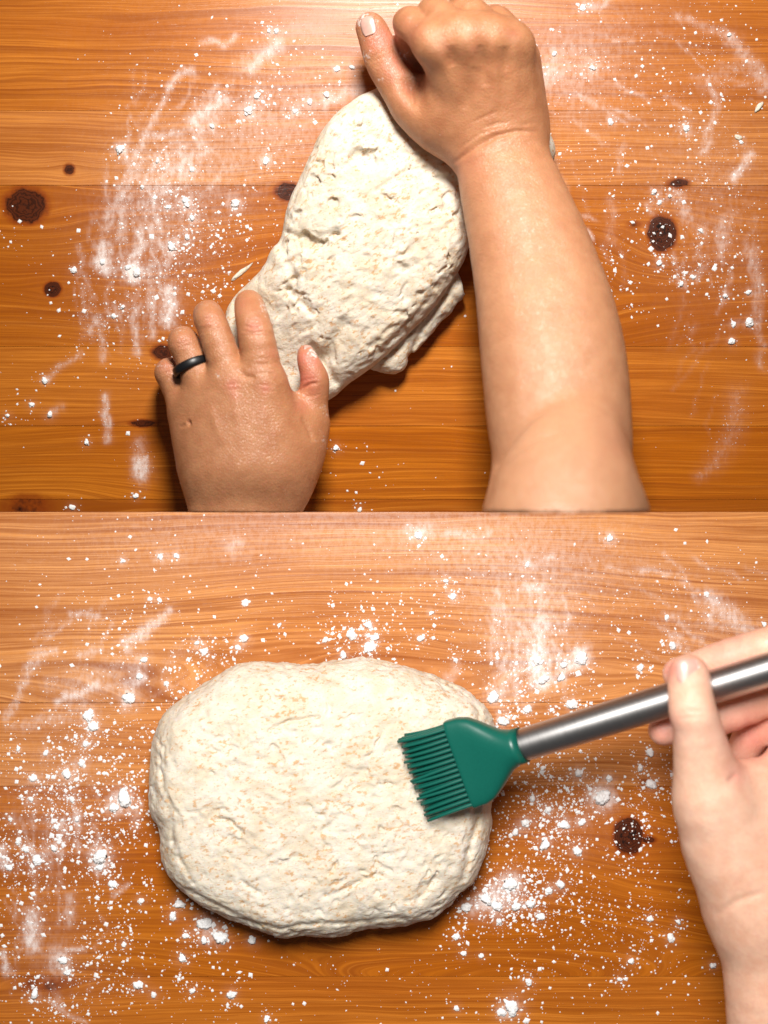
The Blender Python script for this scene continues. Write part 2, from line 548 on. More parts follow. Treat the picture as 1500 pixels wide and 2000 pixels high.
UP_L = [(485, 217, 10), (503, 187, 7), (234, 291, 9), (460, 398, 9), (520, 313, 7), (365, 400, 6), (307, 315, 5), (278, 365, 5), (375, 425, 6), (335, 482, 9), (658, 135, 6), (605, 200, 7), (577, 217, 6),
        (414, 247, 5), (1340, 251, 8), (1083, 105, 5), (1157, 132, 6), (1192, 238, 6), (1448, 278, 5), (1424, 68, 5), (1278, 375, 6), (1308, 383, 5), (1288, 396, 5), (1369, 450, 5), (1138, 15, 6), (1288, 513, 7),
        (1353, 541, 5), (1330, 555, 5), (1416, 578, 6), (1462, 571, 5), (1433, 633, 6), (1463, 630, 9), (1428, 667, 7), (62, 790, 6), (97, 810, 7), (15, 812, 5), (87, 743, 6), (169, 864, 6), (265, 969, 5), (142, 991, 6),
        (656, 875, 6), (702, 996, 5), (222, 617, 6), (268, 532, 8), (328, 404, 5), (362, 392, 6), (366, 464, 6), (638, 185, 6), (688, 132, 5), (200, 512, 7), (145, 527, 6), (525, 60, 5), (540, 61, 5), (375, 332, 5), (250, 522, 6), (240, 600, 5)]
LO_L = [(313, 1087, 7), (345, 1086, 6), (240, 1095, 5), (479, 1177, 6), (292, 1170, 5), (312, 1172, 5), (282, 1289, 7), (272, 1321, 9), (251, 1363, 12), (172, 1397, 11), (182, 1419, 9), (167, 1452, 7), (400, 1272, 8), (385, 1256, 5),
        (477, 1247, 10), (465, 1265, 7), (720, 1220, 9), (687, 1240, 9), (720, 1265, 11), (732, 1245, 8), (670, 1280, 9), (325, 1335, 6), (635, 1250, 6), (545, 1221, 5), (817, 1046, 7), (1190, 1052, 7), (1030, 1102, 6), (871, 1135, 5),
        (1380, 1160, 6), (1302, 1206, 5), (1493, 1219, 5), (1314, 1261, 7), (1250, 1305, 8), (1135, 1285, 14), (1100, 1298, 8), (1050, 1290, 12), (1062, 1327, 11), (1097, 1323, 8), (1117, 1376, 10), (964, 1360, 14), (1030, 1385, 9),
        (982, 1407, 12), (890, 1289, 6), (822, 1247, 7), (842, 1197, 5), (885, 1165, 6), (1077, 1387, 5), (131, 1511, 9), (242, 1560, 16), (222, 1577, 11), (197, 1672, 16), (195, 1694, 8), (72, 1680, 11), (52, 1660, 6), (110, 1615, 6),
        (105, 1657, 8), (35, 1645, 6), (17, 1694, 7), (350, 1765, 9), (337, 1790, 8), (402, 1803, 16), (430, 1830, 13), (398, 1837, 8), (492, 1836, 9), (363, 1828, 7), (356, 1872, 9), (270, 1924, 9), (300, 1942, 7), (376, 1935, 7),
        (451, 1942, 9), (242, 1845, 6), (122, 1875, 8), (132, 1900, 7), (220, 1727, 7), (275, 1760, 7), (521, 1990, 6), (67, 1942, 9), (1026, 1607, 10), (1007, 1625, 7), (1102, 1610, 9), (1137, 1606, 7), (1070, 1582, 8), (1127, 1662, 9),
        (1095, 1728, 9), (1072, 1740, 10), (995, 1727, 16), (950, 1755, 13), (970, 1770, 10), (912, 1772, 11), (1035, 1765, 10), (1007, 1770, 9), (975, 1800, 8), (1055, 1790, 8), (1000, 1967, 16), (980, 1977, 9), (1032, 1917, 8),
        (1232, 1877, 7), (1210, 1912, 6), (1392, 1886, 7), (1270, 1795, 6), (1325, 1800, 6), (1310, 1832, 8), (891, 1830, 7), (905, 1862, 6), (1175, 1557, 16), (1130, 1510, 10), (1272, 1532, 10), (1065, 1650, 10), (940, 1867, 5), (892, 1970, 6),
        (1270, 1470, 8), (1250, 1500, 6), (1190, 1520, 8), (90, 1470, 6), (36, 1462, 5), (65, 1520, 7), (140, 1560, 6), (160, 1490, 8), (150, 1600, 6), (20, 1600, 6), (60, 1560, 6), (1060, 1500, 6), (1040, 1560, 6)]


UP_KNOTS = [(50, 402, 32, 27, 1.0, 1.0), (135, 331, 9, 9, 0.85, .9), (103, 565, 13, 11, 1.2, 1.0), (1293, 456, 21, 25, 1.25, 1.0),
            (1325, 358, 18, 8, 0.75, .6), (562, 374, 20, 14, 0.95, .6), (280, 827, 22, 6, 0.85, .6), (318, 688, 18, 12, 0.9, .6),
            (1240, 440, 16, 7, 0.45, .4), (55, 990, 40, 22, 0.5, 1.0), (900, 560, 90, 60, 0.12, 1.6)]
UP_STROKES = [([(488, 132), (545, 84)], 9, .7), ([(395, 82), (438, 85), (462, 68)], 6, .6), ([(330, 172), (352, 146), (375, 140)], 6, .65),
              ([(262, 305), (300, 232), (330, 172)], 5, .5), ([(380, 240), (412, 207), (440, 192)], 10, .7), ([(285, 265), (345, 258)], 5, .4),
              ([(400, 255), (385, 270)], 5, .5), ([(268, 300), (258, 345), (225, 400), (205, 440)], 9, .4), ([(200, 480), (205, 520)], 12, .75), ([(190, 512), (208, 498)], 9, .8),
              ([(275, 455), (280, 480), (262, 492)], 7, .7), ([(262, 520), (258, 535)], 13, .8), ([(330, 575), (328, 625)], 13, .85),
              ([(263, 600), (266, 690)], 8, .6), ([(185, 620), (180, 655)], 8, .55), ([(200, 640), (202, 705)], 6, .5), ([(165, 560), (160, 660)], 6, .3),
              ([(206, 770), (210, 855)], 7, .8), ([(272, 865), (276, 900)], 11, .5), ([(275, 900), (275, 928)], 13, .95), ([(284, 890), (288, 925)], 5, .9),
              ([(88, 745), (100, 725), (160, 690)], 5, .5), ([(100, 810), (120, 795)], 6, .4), ([(240, 375), (235, 470)], 8, .35), ([(300, 520), (296, 610)], 8, .35),
              ([(1320, 30), (1360, 45), (1420, 58)], 8, .35), ([(1430, 78), (1470, 125), (1500, 165)], 14, .5), ([(1385, 160), (1440, 130), (1500, 150)], 16, .28),
              ([(1380, 150), (1395, 180), (1398, 230), (1375, 300)], 6, .38), ([(1432, 355), (1452, 325), (1462, 300)], 7, .6), ([(1100, 420), (1140, 424), (1158, 430)], 5, .5),
              ([(1195, 390), (1190, 470)], 9, .3), ([(1140, 452), (1158, 466)], 4, .75), ([(1415, 430), (1410, 500)], 9, .3), ([(1468, 490), (1480, 560), (1480, 600)], 10, .4),
              ([(1485, 610), (1485, 720)], 7, .4), ([(1395, 905), (1430, 850), (1440, 770)], 16, .33), ([(1370, 930), (1395, 900)], 10, .38), ([(1320, 375), (1345, 430)], 8, .3),
              ([(1050, 160), (1075, 140)], 14, .35), ([(1215, 290), (1212, 340)], 5, .3), ([(1150, 8), (1185, 8)], 6, .45), ([(470, 128), (560, 60), (640, 55)], 14, .22),
              ([(300, 590), (300, 660)], 5, .5), ([(355, 280), (350, 345)], 5, .4), ([(322, 300), (325, 330)], 4, .35), ([(365, 290), (362, 330)], 4, .4), ([(700, 175), (640, 200)], 9, .5)]
def wipes(n, box, ang, spread, ln, amt):
    """faint hand-wiped streaks of flour in a region (x0, x1, y0, y1)."""
    out = []
    for _ in range(n):
        x, y = rng.uniform(box[0], box[1]), rng.uniform(box[2], box[3]); a = math.radians(rng.normal(ang, spread)); L = rng.uniform(*ln)
        bend = rng.normal(0, 10)
        out.append(([(x, y), (x + L * .5 * math.cos(a) + bend, y - L * .5 * math.sin(a)), (x + L * math.cos(a), y - L * math.sin(a))], rng.uniform(2.5, 7), .85 * rng.uniform(*amt)))
    return out


UP_STROKES = [(p_, w_ * 1.35, a_ * .68) for p_, w_, a_ in UP_STROKES]
UP_STROKES += wipes(26, (230, 420, 200, 420), 52, 14, (40, 120), (.12, .30)) + wipes(34, (150, 340, 400, 700), 88, 10, (40, 130), (.12, .32))
UP_STROKES += wipes(16, (1060, 1480, 350, 640), 85, 14, (40, 120), (.10, .26)) + wipes(14, (1100, 1480, 20, 250), -28, 16, (50, 160), (.10, .28)) + wipes(8, (1300, 1480, 650, 930), 70, 15, (50, 130), (.10, .2))
UP_WASH = [(640, 60, 190, 150, .13), (1150, 60, 220, 110, .13), (1110, 150, 90, 90, .16), (300, 460, 150, 230, .17), (390, 330, 170, 150, .14), (1400, 430, 160, 190, .15), (1250, 250, 250, 150, .08), (560, 240, 140, 120, .18)]
board([-60, 216, 362, 677, 832, 975, 999.8], -60, 999.8, UP_KNOTS, UP_STROKES, UP_WASH, [.07, .24, -.32, .06, -.10, -.5],
      "orange varnished pine board under the kneaded dough, made of planks with dark knots", UP_L)

LO_KNOTS = [(1228, 1633, 21, 27, 1.25, 1.0), (1265, 1640, 14, 7, .7, .4), (1262, 1528, 14, 9, .36, .5), (88, 1922, 55, 16, .42, .9), (930, 1860, 90, 55, 0.1, 2.2), (1120, 1735, 90, 22, .10, .8),
            (660, 1330, 170, 70, .0, 1.0)]
LO_STROKES = [([(140, 1196), (190, 1200)], 6, .5), ([(248, 1262), (280, 1235), (335, 1195)], 8, .65), ([(90, 1275), (60, 1300), (40, 1350), (15, 1400)], 7, .5), ([(115, 1375), (150, 1355), (190, 1340)], 8, .6),
              ([(60, 1278), (110, 1270)], 6, .4), ([(20, 1420), (60, 1412), (120, 1405)], 8, .35), ([(160, 1280), (180, 1270)], 6, .4), ([(260, 1250), (300, 1210)], 10, .3), ([(95, 1340), (185, 1325), (265, 1290)], 14, .22),
              ([(64, 1790), (60, 1845)], 13, .85), ([(140, 1750), (130, 1800)], 9, .45), ([(110, 1860), (105, 1905)], 16, .35), ([(5, 1870), (12, 1900)], 8, .7), ([(2, 1660), (4, 1690)], 7, .7), ([(220, 1750), (255, 1722)], 4, .7),
              ([(100, 1955), (140, 1990), (170, 2000)], 5, .55), ([(85, 1905), (120, 1960)], 6, .4), ([(130, 1858), (165, 1852)], 4, .7), ([(25, 1760), (28, 1790)], 5, .35), ([(970, 1300), (965, 1190)], 10, .22),
              ([(985, 1290), (985, 1340)], 10, .4), ([(1000, 1300), (1010, 1360)], 12, .4), ([(1055, 1215), (1045, 1310), (1060, 1340)], 14, .5), ([(1320, 1125), (1365, 1155)], 6, .28), ([(1395, 1175), (1440, 1215), (1480, 1250)], 14, .5),
              ([(1400, 1180), (1385, 1210)], 8, .4), ([(1140, 1275), (1120, 1300)], 10, .5), ([(800, 1035), (840, 1040)], 10, .35), ([(870, 1040), (950, 1042)], 6, .3), ([(1060, 1095), (1085, 1092)], 5, .4), ([(1025, 1150), (1055, 1152)], 6, .5),
              ([(1250, 1115), (1305, 1120)], 6, .4), ([(875, 1320), (885, 1310)], 10, .55), ([(940, 1770), (1000, 1730)], 22, .45), ([(1160, 1550), (1190, 1560)], 12, .45), ([(265, 1610), (275, 1570)], 10, .4), ([(455, 1065), (460, 1070)], 14, .3)]
LO_STROKES = [(p_, w_ * 1.35, a_ * .68) for p_, w_, a_ in LO_STROKES]
LO_STROKES += wipes(26, (60, 380, 1200, 1420), 40, 16, (40, 140), (.10, .28)) + wipes(22, (10, 200, 1600, 1960), 88, 12, (40, 120), (.10, .3))
LO_STROKES += wipes(22, (960, 1100, 1200, 1380), 88, 10, (40, 110), (.12, .3)) + wipes(12, (1150, 1470, 1080, 1280), -32, 14, (50, 150), (.10, .28))
LO_WASH = [(1050, 1130, 260, 110, .20), (1040, 1270, 110, 110, .22), (1380, 1230, 110, 80, .16), (200, 1300, 180, 130, .15), (110, 1560, 140, 140, .18), (100, 1860, 110, 130, .14), (1120, 1590, 140, 100, .12), (760, 1030, 480, 90, .16), (300, 1060, 300, 80, .10)]
board([1000.2, 1372, 1535, 1907, 2060], 1000.2, 2060, LO_KNOTS, LO_STROKES, LO_WASH, [.50, .40, -.26, .06],
      "pine board under the flat dough and the green brush, dusted all over with white flour", LO_L)

# ------------------------------------------------------------------ dough


def poly_sd(x, y, poly):
    """signed 2-D distance to a closed polygon (negative inside)."""
    d = np.full(x.shape, 1e9, np.float32); inside = np.zeros(x.shape, bool)
    n = len(poly)
    for i in range(n):
        a, b = poly[i], poly[(i + 1) % n]
        q, _ = seg2(x, y, a, b); d = np.minimum(d, q)
        c = ((a[1] > y) != (b[1] > y)) & (x < (b[0] - a[0]) * (y - a[1]) / (b[1] - a[1] + 1e-12) + a[0])
        inside ^= c
    return np.where(inside, -d, d).astype(np.float32)


def smooth_poly(pts, n=2):
    p = np.array(pts, float)
    for _ in range(n):                               # Chaikin
        q = np.roll(p, -1, 0); p = np.stack([0.75 * p + 0.25 * q, 0.25 * p + 0.75 * q], 1).reshape(-1, 2)
    return p


def slab(fd, pts, zref, r, Hf, z0=0.0, k=0.004):
    poly = smooth_poly([P(a, b, zref)[:2] for a, b in pts])
    X, Y = np.meshgrid(fd.ax[0], fd.ax[1], indexing='ij')
    d2 = poly_sd(X, Y, poly) - 0.0014
    H = Hf(X, Y, d2).astype(np.float32)
    z = fd.ax[2][None, None]
    mid = ((H + z0) / 2)[..., None]; half = ((H - z0) / 2)[..., None]
    rr = np.minimum(r, half * 0.98)
    a = d2[..., None] + rr; b = np.abs(z - mid) - (half - rr)
    f = np.minimum(np.maximum(a, b), 0) + np.sqrt(np.maximum(a, 0) ** 2 + np.maximum(b, 0) ** 2) - rr
    fd.f = smin(fd.f, f.astype(np.float32), k)


def roughen(fd, ang, amp, seed, pits=(), folds=(), stretch=1.0, calm=0.0):
    """lumps, stretched tears and pits, added near the surface only."""
    band = np.abs(fd.f) < 0.0075
    I = np.argwhere(band)
    p = (fd.lo + I * fd.h).astype(np.float32)
    c, s = math.cos(ang), math.sin(ang)
    u = p[:, 0] * c + p[:, 1] * s; v = -p[:, 0] * s + p[:, 1] * c
    q = np.stack([u * stretch, v, p[:, 2]], 1)
    w = np.stack([fbm(q * 45 + seed, 2), fbm(q * 45 + seed + 9, 2), fbm(q * 45 + seed + 21, 2)], 1)
    q2 = q + w * 0.007
    lump = fbm(q2 * (30, 42, 42) + seed + 3, 3)
    fine = fbm(q2 * (110, 190, 190) + seed + 5, 3)
    grit = fbm(q2 * (210, 400, 400) + seed + 45, 2)
    pitn = fbm(q2 * (120, 210, 210) + seed + 61, 2)
    rid = 1 - np.abs(fbm(q2 * (42, 105, 80) + seed + 11, 2)) * 3.2       # tears: thin valleys
    tear = np.clip(rid, 0, 1) ** 2.5
    where = np.clip(fbm(q * 24 + seed + 31, 2) * 2.2 + 0.45, 0, 1)
    d = -amp[0] * lump - amp[1] * fine - 0.0007 * grit + amp[3] * np.clip((pitn - 0.16) * 3.2, 0, 1) * np.clip(where * 1.5, .25, 1) + amp[2] * tear * where
    if calm: d *= np.clip((p[:, 2] - calm + .010) / .010, .3, 1)            # rims are stretched smooth
    xy = p[:, :2]
    for (px, py, rx, ry, depth, rot) in pits:
        ctr = P(px, py, 0.04)[:2]; e = xy - ctr
        cc, ss = math.cos(rot), math.sin(rot)
        eu = (e[:, 0] * cc + e[:, 1] * ss) / R(rx); ev = (-e[:, 0] * ss + e[:, 1] * cc) / R(ry)
        ev = ev + 0.35 * fine * 3; rad = np.hypot(eu, ev)
        prof = np.clip(1.2 - rad ** 2, 0, 1)
        prof = prof * np.clip(0.55 + 0.75 * ev, 0.12, 1.2)             # steep far lip, shallow near side
        d += depth * prof
    for (pts, wpx, depth) in folds:
        for a, b in zip(pts[:-1], pts[1:]):
            dd, t = seg2(xy[:, 0] + 0.0016 * w[:, 0], xy[:, 1] + 0.0016 * w[:, 1], P(*a, 0.04)[:2], P(*b, 0.04)[:2])
            d += depth * np.exp(-(dd / R(wpx)) ** 2)
    fd.f[band] += d.astype(np.float32)


def gauss(X, Y, px, py, r, z=0.03):
    c = P(px, py, z)
    return np.exp(-((X - c[0]) ** 2 + (Y - c[1]) ** 2) / R(r) ** 2)


MAIN = [(745, 165), (700, 183), (655, 222), (625, 262), (604, 312), (582, 358), (563, 402), (556, 440), (550, 470), (528, 487), (520, 516), (492, 543), (452, 578), (438, 604),
        (434, 645), (460, 700), (505, 745), (545, 755), (578, 800), (648, 772), (668, 750), (700, 728), (728, 708), (765, 678), (803, 640), (850, 592), (884, 540), (915, 482),
        (917, 440), (908, 400), (930, 360), (1000, 345), (1062, 335), (1088, 295), (1078, 258), (1050, 225), (980, 160), (900, 110), (800, 130)]
UNDER = [(907, 572), (895, 540), (870, 500), (800, 560), (720, 660), (700, 700), (726, 716), (748, 722), (768, 728), (786, 720), (800, 694), (832, 660), (868, 618), (892, 592)]


def h_main(X, Y, d2):
    H = 0.043 - 0.018 * gauss(X, Y, 930, 230, 150) - 0.020 * gauss(X, Y, 470, 700, 120) - 0.010 * gauss(X, Y, 610, 740, 70)
    H -= 0.010 * gauss(X, Y, 450, 600, 70) + 0.005 * gauss(X, Y, 760, 190, 80)
    H += 0.006 * gauss(X, Y, 780, 450, 170)
    return np.maximum(H - 0.008 * np.exp(np.minimum(d2, 0) / 0.014), 0.019)


fd = Field(P(410, 830, 0) - (0.004, 0.004, 0.006), P(1090, 80, 0) + np.array((0.006, 0.006, 0.060)), 0.00085)
slab(fd, MAIN, 0.03, 0.013, h_main, 0.004)
roughen(fd, math.radians(32), (0.0014, 0.0012, 0.0010, 0.0023), 2.0, stretch=1.2, calm=0.034,
        pits=[(712, 322, 40, 26, 0.0075, 0.1), (612, 478, 34, 22, 0.0085, -0.1), (600, 482, 14, 12, 0.0050, 0), (760, 392, 22, 9, .004, -.5), (655, 465, 12, 8, .0035, 0)],
        folds=[([(548, 480), (575, 540), (545, 610)], 9, .0020), ([(670, 640), (640, 690), (600, 700)], 12, .003), ([(742, 268), (860, 345), (890, 355)], 9, .0022),
               ([(700, 720), (790, 640), (880, 530)], 5, .0009), ([(560, 560), (600, 600)], 7, .002), ([(608, 676), (630, 705), (655, 740)], 8, .003), ([(640, 275), (720, 240)], 5, .0016),
               ([(735, 375), (800, 330)], 5, .0016), ([(560, 450), (600, 470), (660, 455)], 5, .0022)])
V, F = fd.mesh(1)
kneaded = empty("kneaded_dough", (0.0, 0.16, 0), UP)
tag(kneaded, "long folded lump of rough wholemeal dough being kneaded on the board under two hands", "dough")
mesh_np("dough_top_layer", V, F, M_DOUGH, UP, kneaded)
fd = Field(P(640, 760, 0) - (0.004, 0.004, 0.006), P(940, 480, 0) + np.array((0.004, 0.004, 0.036)), 0.00085)
slab(fd, UNDER, 0.012, 0.010, lambda X, Y, d: 0.020 + 0 * X, 0.0008)
roughen(fd, math.radians(40), (0.0010, 0.0006, 0.0003, 0.0004), 8.0, folds=[([(868, 560), (895, 580)], 6, .0010), ([(800, 690), (820, 640), (870, 570)], 5, .002)])
V, F = fd.mesh(1)
mesh_np("dough_folded_layer", V, F, M_DOUGH, UP, kneaded)

FLAT = [(504, 1294), (572, 1300), (606, 1302), (640, 1293), (708, 1286), (737, 1292), (805, 1307), (854, 1326), (903, 1347), (937, 1372), (958, 1400), (970, 1450), (968, 1500), (961, 1542), (956, 1590),
        (951, 1639), (944, 1678), (927, 1722), (903, 1741), (869, 1775), (844, 1795), (781, 1809), (722, 1804), (659, 1828), (591, 1825), (542, 1831), (503, 1814), (455, 1795), (406, 1770), (367, 1746),
        (333, 1717), (316, 1678), (313, 1615), (299, 1586), (292, 1542), (292, 1493), (299, 1445), (314, 1405), (357, 1367), (401, 1337), (440, 1312)]


def h_flat(X, Y, d2):
    H = 0.050 + 0.004 * gauss(X, Y, 600, 1500, 260) - 0.004 * gauss(X, Y, 620, 1300, 60)
    return H - 0.014 * np.exp(np.minimum(d2, 0) / 0.014)


fd = Field(P(270, 1860, 0) - (0.004, 0.004, 0.006), P(985, 1265, 0) + np.array((0.004, 0.004, 0.064)), 0.00095)
slab(fd, FLAT, 0.022, 0.019, h_flat, 0.002)
roughen(fd, math.radians(14), (0.0023, 0.0010, 0.0004, 0.0017), 15.0, stretch=1.5,
        folds=[([(528, 1424), (565, 1405), (620, 1395)], 4, .0026), ([(425, 1595), (450, 1598), (478, 1625)], 4, .0026), ([(630, 1615), (655, 1595)], 5, .002),
               ([(470, 1715), (510, 1740)], 4, .002), ([(655, 1740), (700, 1720), (740, 1700)], 5, .0018), ([(820, 1750), (850, 1712)], 6, .0022), ([(905, 1720), (915, 1660), (935, 1600)], 7, .0026),
               ([(330, 1560), (340, 1640), (380, 1720)], 6, .0014), ([(312, 1480), (318, 1540), (345, 1580)], 5, .0014), ([(372, 1740), (480, 1800), (560, 1815)], 6, .0015), ([(560, 1808), (660, 1800), (790, 1795)], 5, .0015),
               ([(930, 1480), (925, 1600)], 7, .0016), ([(620, 1310), (640, 1330), (700, 1340)], 6, .0012), ([(345, 1420), (400, 1390)], 5, .0014)])
V, F = fd.mesh(1)
o = mesh_np("flattened_dough", V, F, M_DOUGH2, LO)
tag(o, "flat rounded cushion of pale dough resting under the green pastry brush", "dough")

# ------------------------------------------------------------------ hands


def skin_mesh(fd, mat, col, parent, name, creases=(), ridges=(), red=(), pale=(), dust=(), smooth=2):
    V, F = fd.mesh(smooth)
    N = vnormals(V, F)
    up = np.clip(N[:, 2] * 2.5, 0, 1)
    ppx = 750 + V[:, 0] / (S * (1 - V[:, 2] / CAM_H)); ppy = 1000 - V[:, 1] / (S * (1 - V[:, 2] / CAM_H))
    d = np.zeros(len(V))
    wob = np.stack([ppx / 9, ppy / 9, np.zeros(len(V))], 1)
    wx, wy = 1.6 * fbm(wob, 2), 1.6 * fbm(wob + 40, 2)

    def lines(lst, sign, gain):
        out = np.zeros(len(V))
        for pts, w, depth in lst:
            seg = [math.hypot(q[0] - p[0], q[1] - p[1]) for p, q in zip(pts[:-1], pts[1:])]; tot = sum(seg); run = 0.0
            best = np.zeros(len(V))
            for (p, q), L in zip(zip(pts[:-1], pts[1:]), seg):
                dd, t = seg2(ppx + wx, ppy + wy, p, q)
                u = (run + t * L) / tot
                best = np.maximum(best, np.exp(-(dd / w) ** 2) * np.clip(4 * u * (1 - u), 0, 1) ** 0.6); run += L
            out += sign * gain * depth * best
        return out
    d = lines(creases, -1, 0.85) + lines(ridges, 1, 0.8)
    V = V + N * (d * up)[:, None]
    V = V + N * (0.00035 * fbm(V * 90, 2))[:, None]
    o = mesh_np(name, V, F, mat, col, parent)
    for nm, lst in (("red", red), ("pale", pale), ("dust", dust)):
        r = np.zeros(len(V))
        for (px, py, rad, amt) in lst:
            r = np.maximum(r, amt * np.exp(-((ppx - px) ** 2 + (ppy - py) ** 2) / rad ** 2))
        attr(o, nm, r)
    return o


def nail(parent, ctr, axis, normal, w, l, curv, col):
    axis = np.array(axis, float); axis /= np.linalg.norm(axis)
    normal = np.array(normal, float); normal -= axis * (normal @ axis); normal /= np.linalg.norm(normal)
    side = np.cross(axis, normal)
    n, m = 9, 11
    V = []
    for t in (0, -0.0006):
        for i in range(m):
            u = -1 + 2 * i / (m - 1)
            ww = w * (1 - 0.18 * max(0, u) ** 3) * math.sqrt(max(0.05, 1 - max(0, -u - 0.35) ** 2 * 1.6)) * (1 if u < .8 else .86)
            for j in range(n):
                s = -1 + 2 * j / (n - 1)
                ang = s * ww / curv
                V.append(ctr + axis * u * l + side * curv * math.sin(ang) + normal * (curv * (math.cos(ang) - 1) + t - 0.0012 * max(0, u) ** 2))
    F = []
    for i in range(m - 1):
        for j in range(n - 1):
            a = i * n + j; F.append((a, a + 1, a + n + 1, a + n)); b = a + n * m; F.append((b, b + n, b + n + 1, b + 1))
    for i in range(m - 1):
        for j in (0, n - 1):
            a = i * n + j; F.append((a, a + n, a + n + n * m, a + n * m))
    for j in range(n - 1):
        for i in (0, m - 1):
            a = i * n + j; F.append((a, a + 1, a + 1 + n * m, a + n * m))
    return mesh_np("fingernail", V, F, M_NAIL, col, parent)


def pr(px, py, z, rpx):
    return (P(px, py, z), R(rpx, z))


kneader = empty("person", P(760, 985, 0.1), UP)
tag(kneader, "person kneading dough at the top, two bare forearms and a black ring on one finger", "person")

# right arm: fist pressed on the far end of the dough -------------------------
fd = Field(P(670, 1008, 0) - (0.0, 0.0, 0.0), (P(1290, -60, 0) + np.array((0, 0, 0.235))), 0.0011)
K = 0.014
# forearm: two muscle bellies side by side, then the upper arm over the elbow
fd.tube([pr(966, 262, .052, 76), pr(979, 330, .057, 86), pr(1014, 450, .068, 101), pr(1043, 560, .078, 115), pr(1062, 650, .090, 126), pr(1076, 750, .104, 131), pr(1086, 850, .118, 129), pr(1092, 930, .128, 120)], 0.01, flat=0.85)
fd.tube([pr(1022, 290, .055, 18), pr(1082, 450, .068, 44), pr(1130, 620, .088, 62), pr(1150, 760, .105, 64), pr(1158, 860, .118, 56)], 0.02)
elbow = fd.like()
elbow.tube([pr(1152, 800, .130, 46), pr(1126, 880, .148, 96), pr(1108, 940, .160, 128), pr(1103, 1000, .172, 152), pr(1100, 1080, .185, 166)], 0.01, flat=0.8)
elbow.tube([pr(1182, 860, .120, 34), pr(1170, 930, .128, 58), pr(1182, 1030, .15, 80)], 0.022)
elbow.tube([pr(990, 905, .120, 20), pr(984, 960, .135, 28), pr(982, 1040, .15, 38)], 0.02)
fd.merge(elbow, 0.006)
del elbow
# back of the hand
for (a, b) in ((pr(925, 262, .050, 48), pr(855, 92, .080, 40)), (pr(952, 258, .053, 50), pr(912, 82, .085, 41)),
               (pr(985, 256, .053, 50), pr(962, 84, .082, 39)), (pr(1010, 256, .050, 46), pr(1003, 100, .074, 38))):
    fd.cone(a[0], b[0], a[1], b[1], 0.016)
fd.cone(P(950, 230, .042), P(930, 110, .053), R(80), R(86), 0.015, 0.55)
fd.cone(P(1010, 235, .041), P(1005, 120, .051), R(45), R(42), 0.014)
for (px, py, z, r) in ((848, 84, .0855, 33), (911, 70, .0910, 33), (963, 70, .0875, 31), (1004, 84, .0790, 30)):
    fd.cone(P(px, py, z), P(px - 6, py - 8, z - .001), R(r), R(r), 0.010)
# thenar and thumb
fd.chain([pr(925, 255, .050, 50), pr(860, 228, .045, 52), pr(815, 205, .042, 38)], 0.016)
fd.tube([pr(830, 222, .044, 44), pr(796, 192, .042, 40), pr(756, 132, .040, 36), pr(742, 100, .041, 34), pr(727, 60, .042, 30), pr(722, 51, .041, 26)], 0.008)
# fingers folded under, each apart from its neighbour
fingers = [[pr(848, 84, .080, 36), pr(803, 46, .069, 33), pr(801, 60, .054, 30), pr(812, 118, .036, 28), pr(850, 140, .034, 25)],
           [pr(911, 72, .085, 36), pr(852, 30, .075, 34), pr(848, 40, .057, 31), pr(862, 100, .038, 28), pr(890, 130, .035, 25)],
           [pr(963, 72, .081, 34), pr(912, 20, .071, 33), pr(905, 30, .054, 30), pr(915, 95, .037, 27), pr(930, 125, .035, 24)],
           [pr(1004, 88, .073, 32), pr(972, 42, .063, 30), pr(962, 55, .047, 27), pr(965, 110, .035, 24), pr(975, 130, .034, 22)]]
base_f = fd.f.copy()
for ch in fingers:
    g = fd.like()
    g.f[:] = base_f
    g.tube(ch, 0.005, n=4)
    fd.f = np.minimum(fd.f, g.f)
del g, base_f
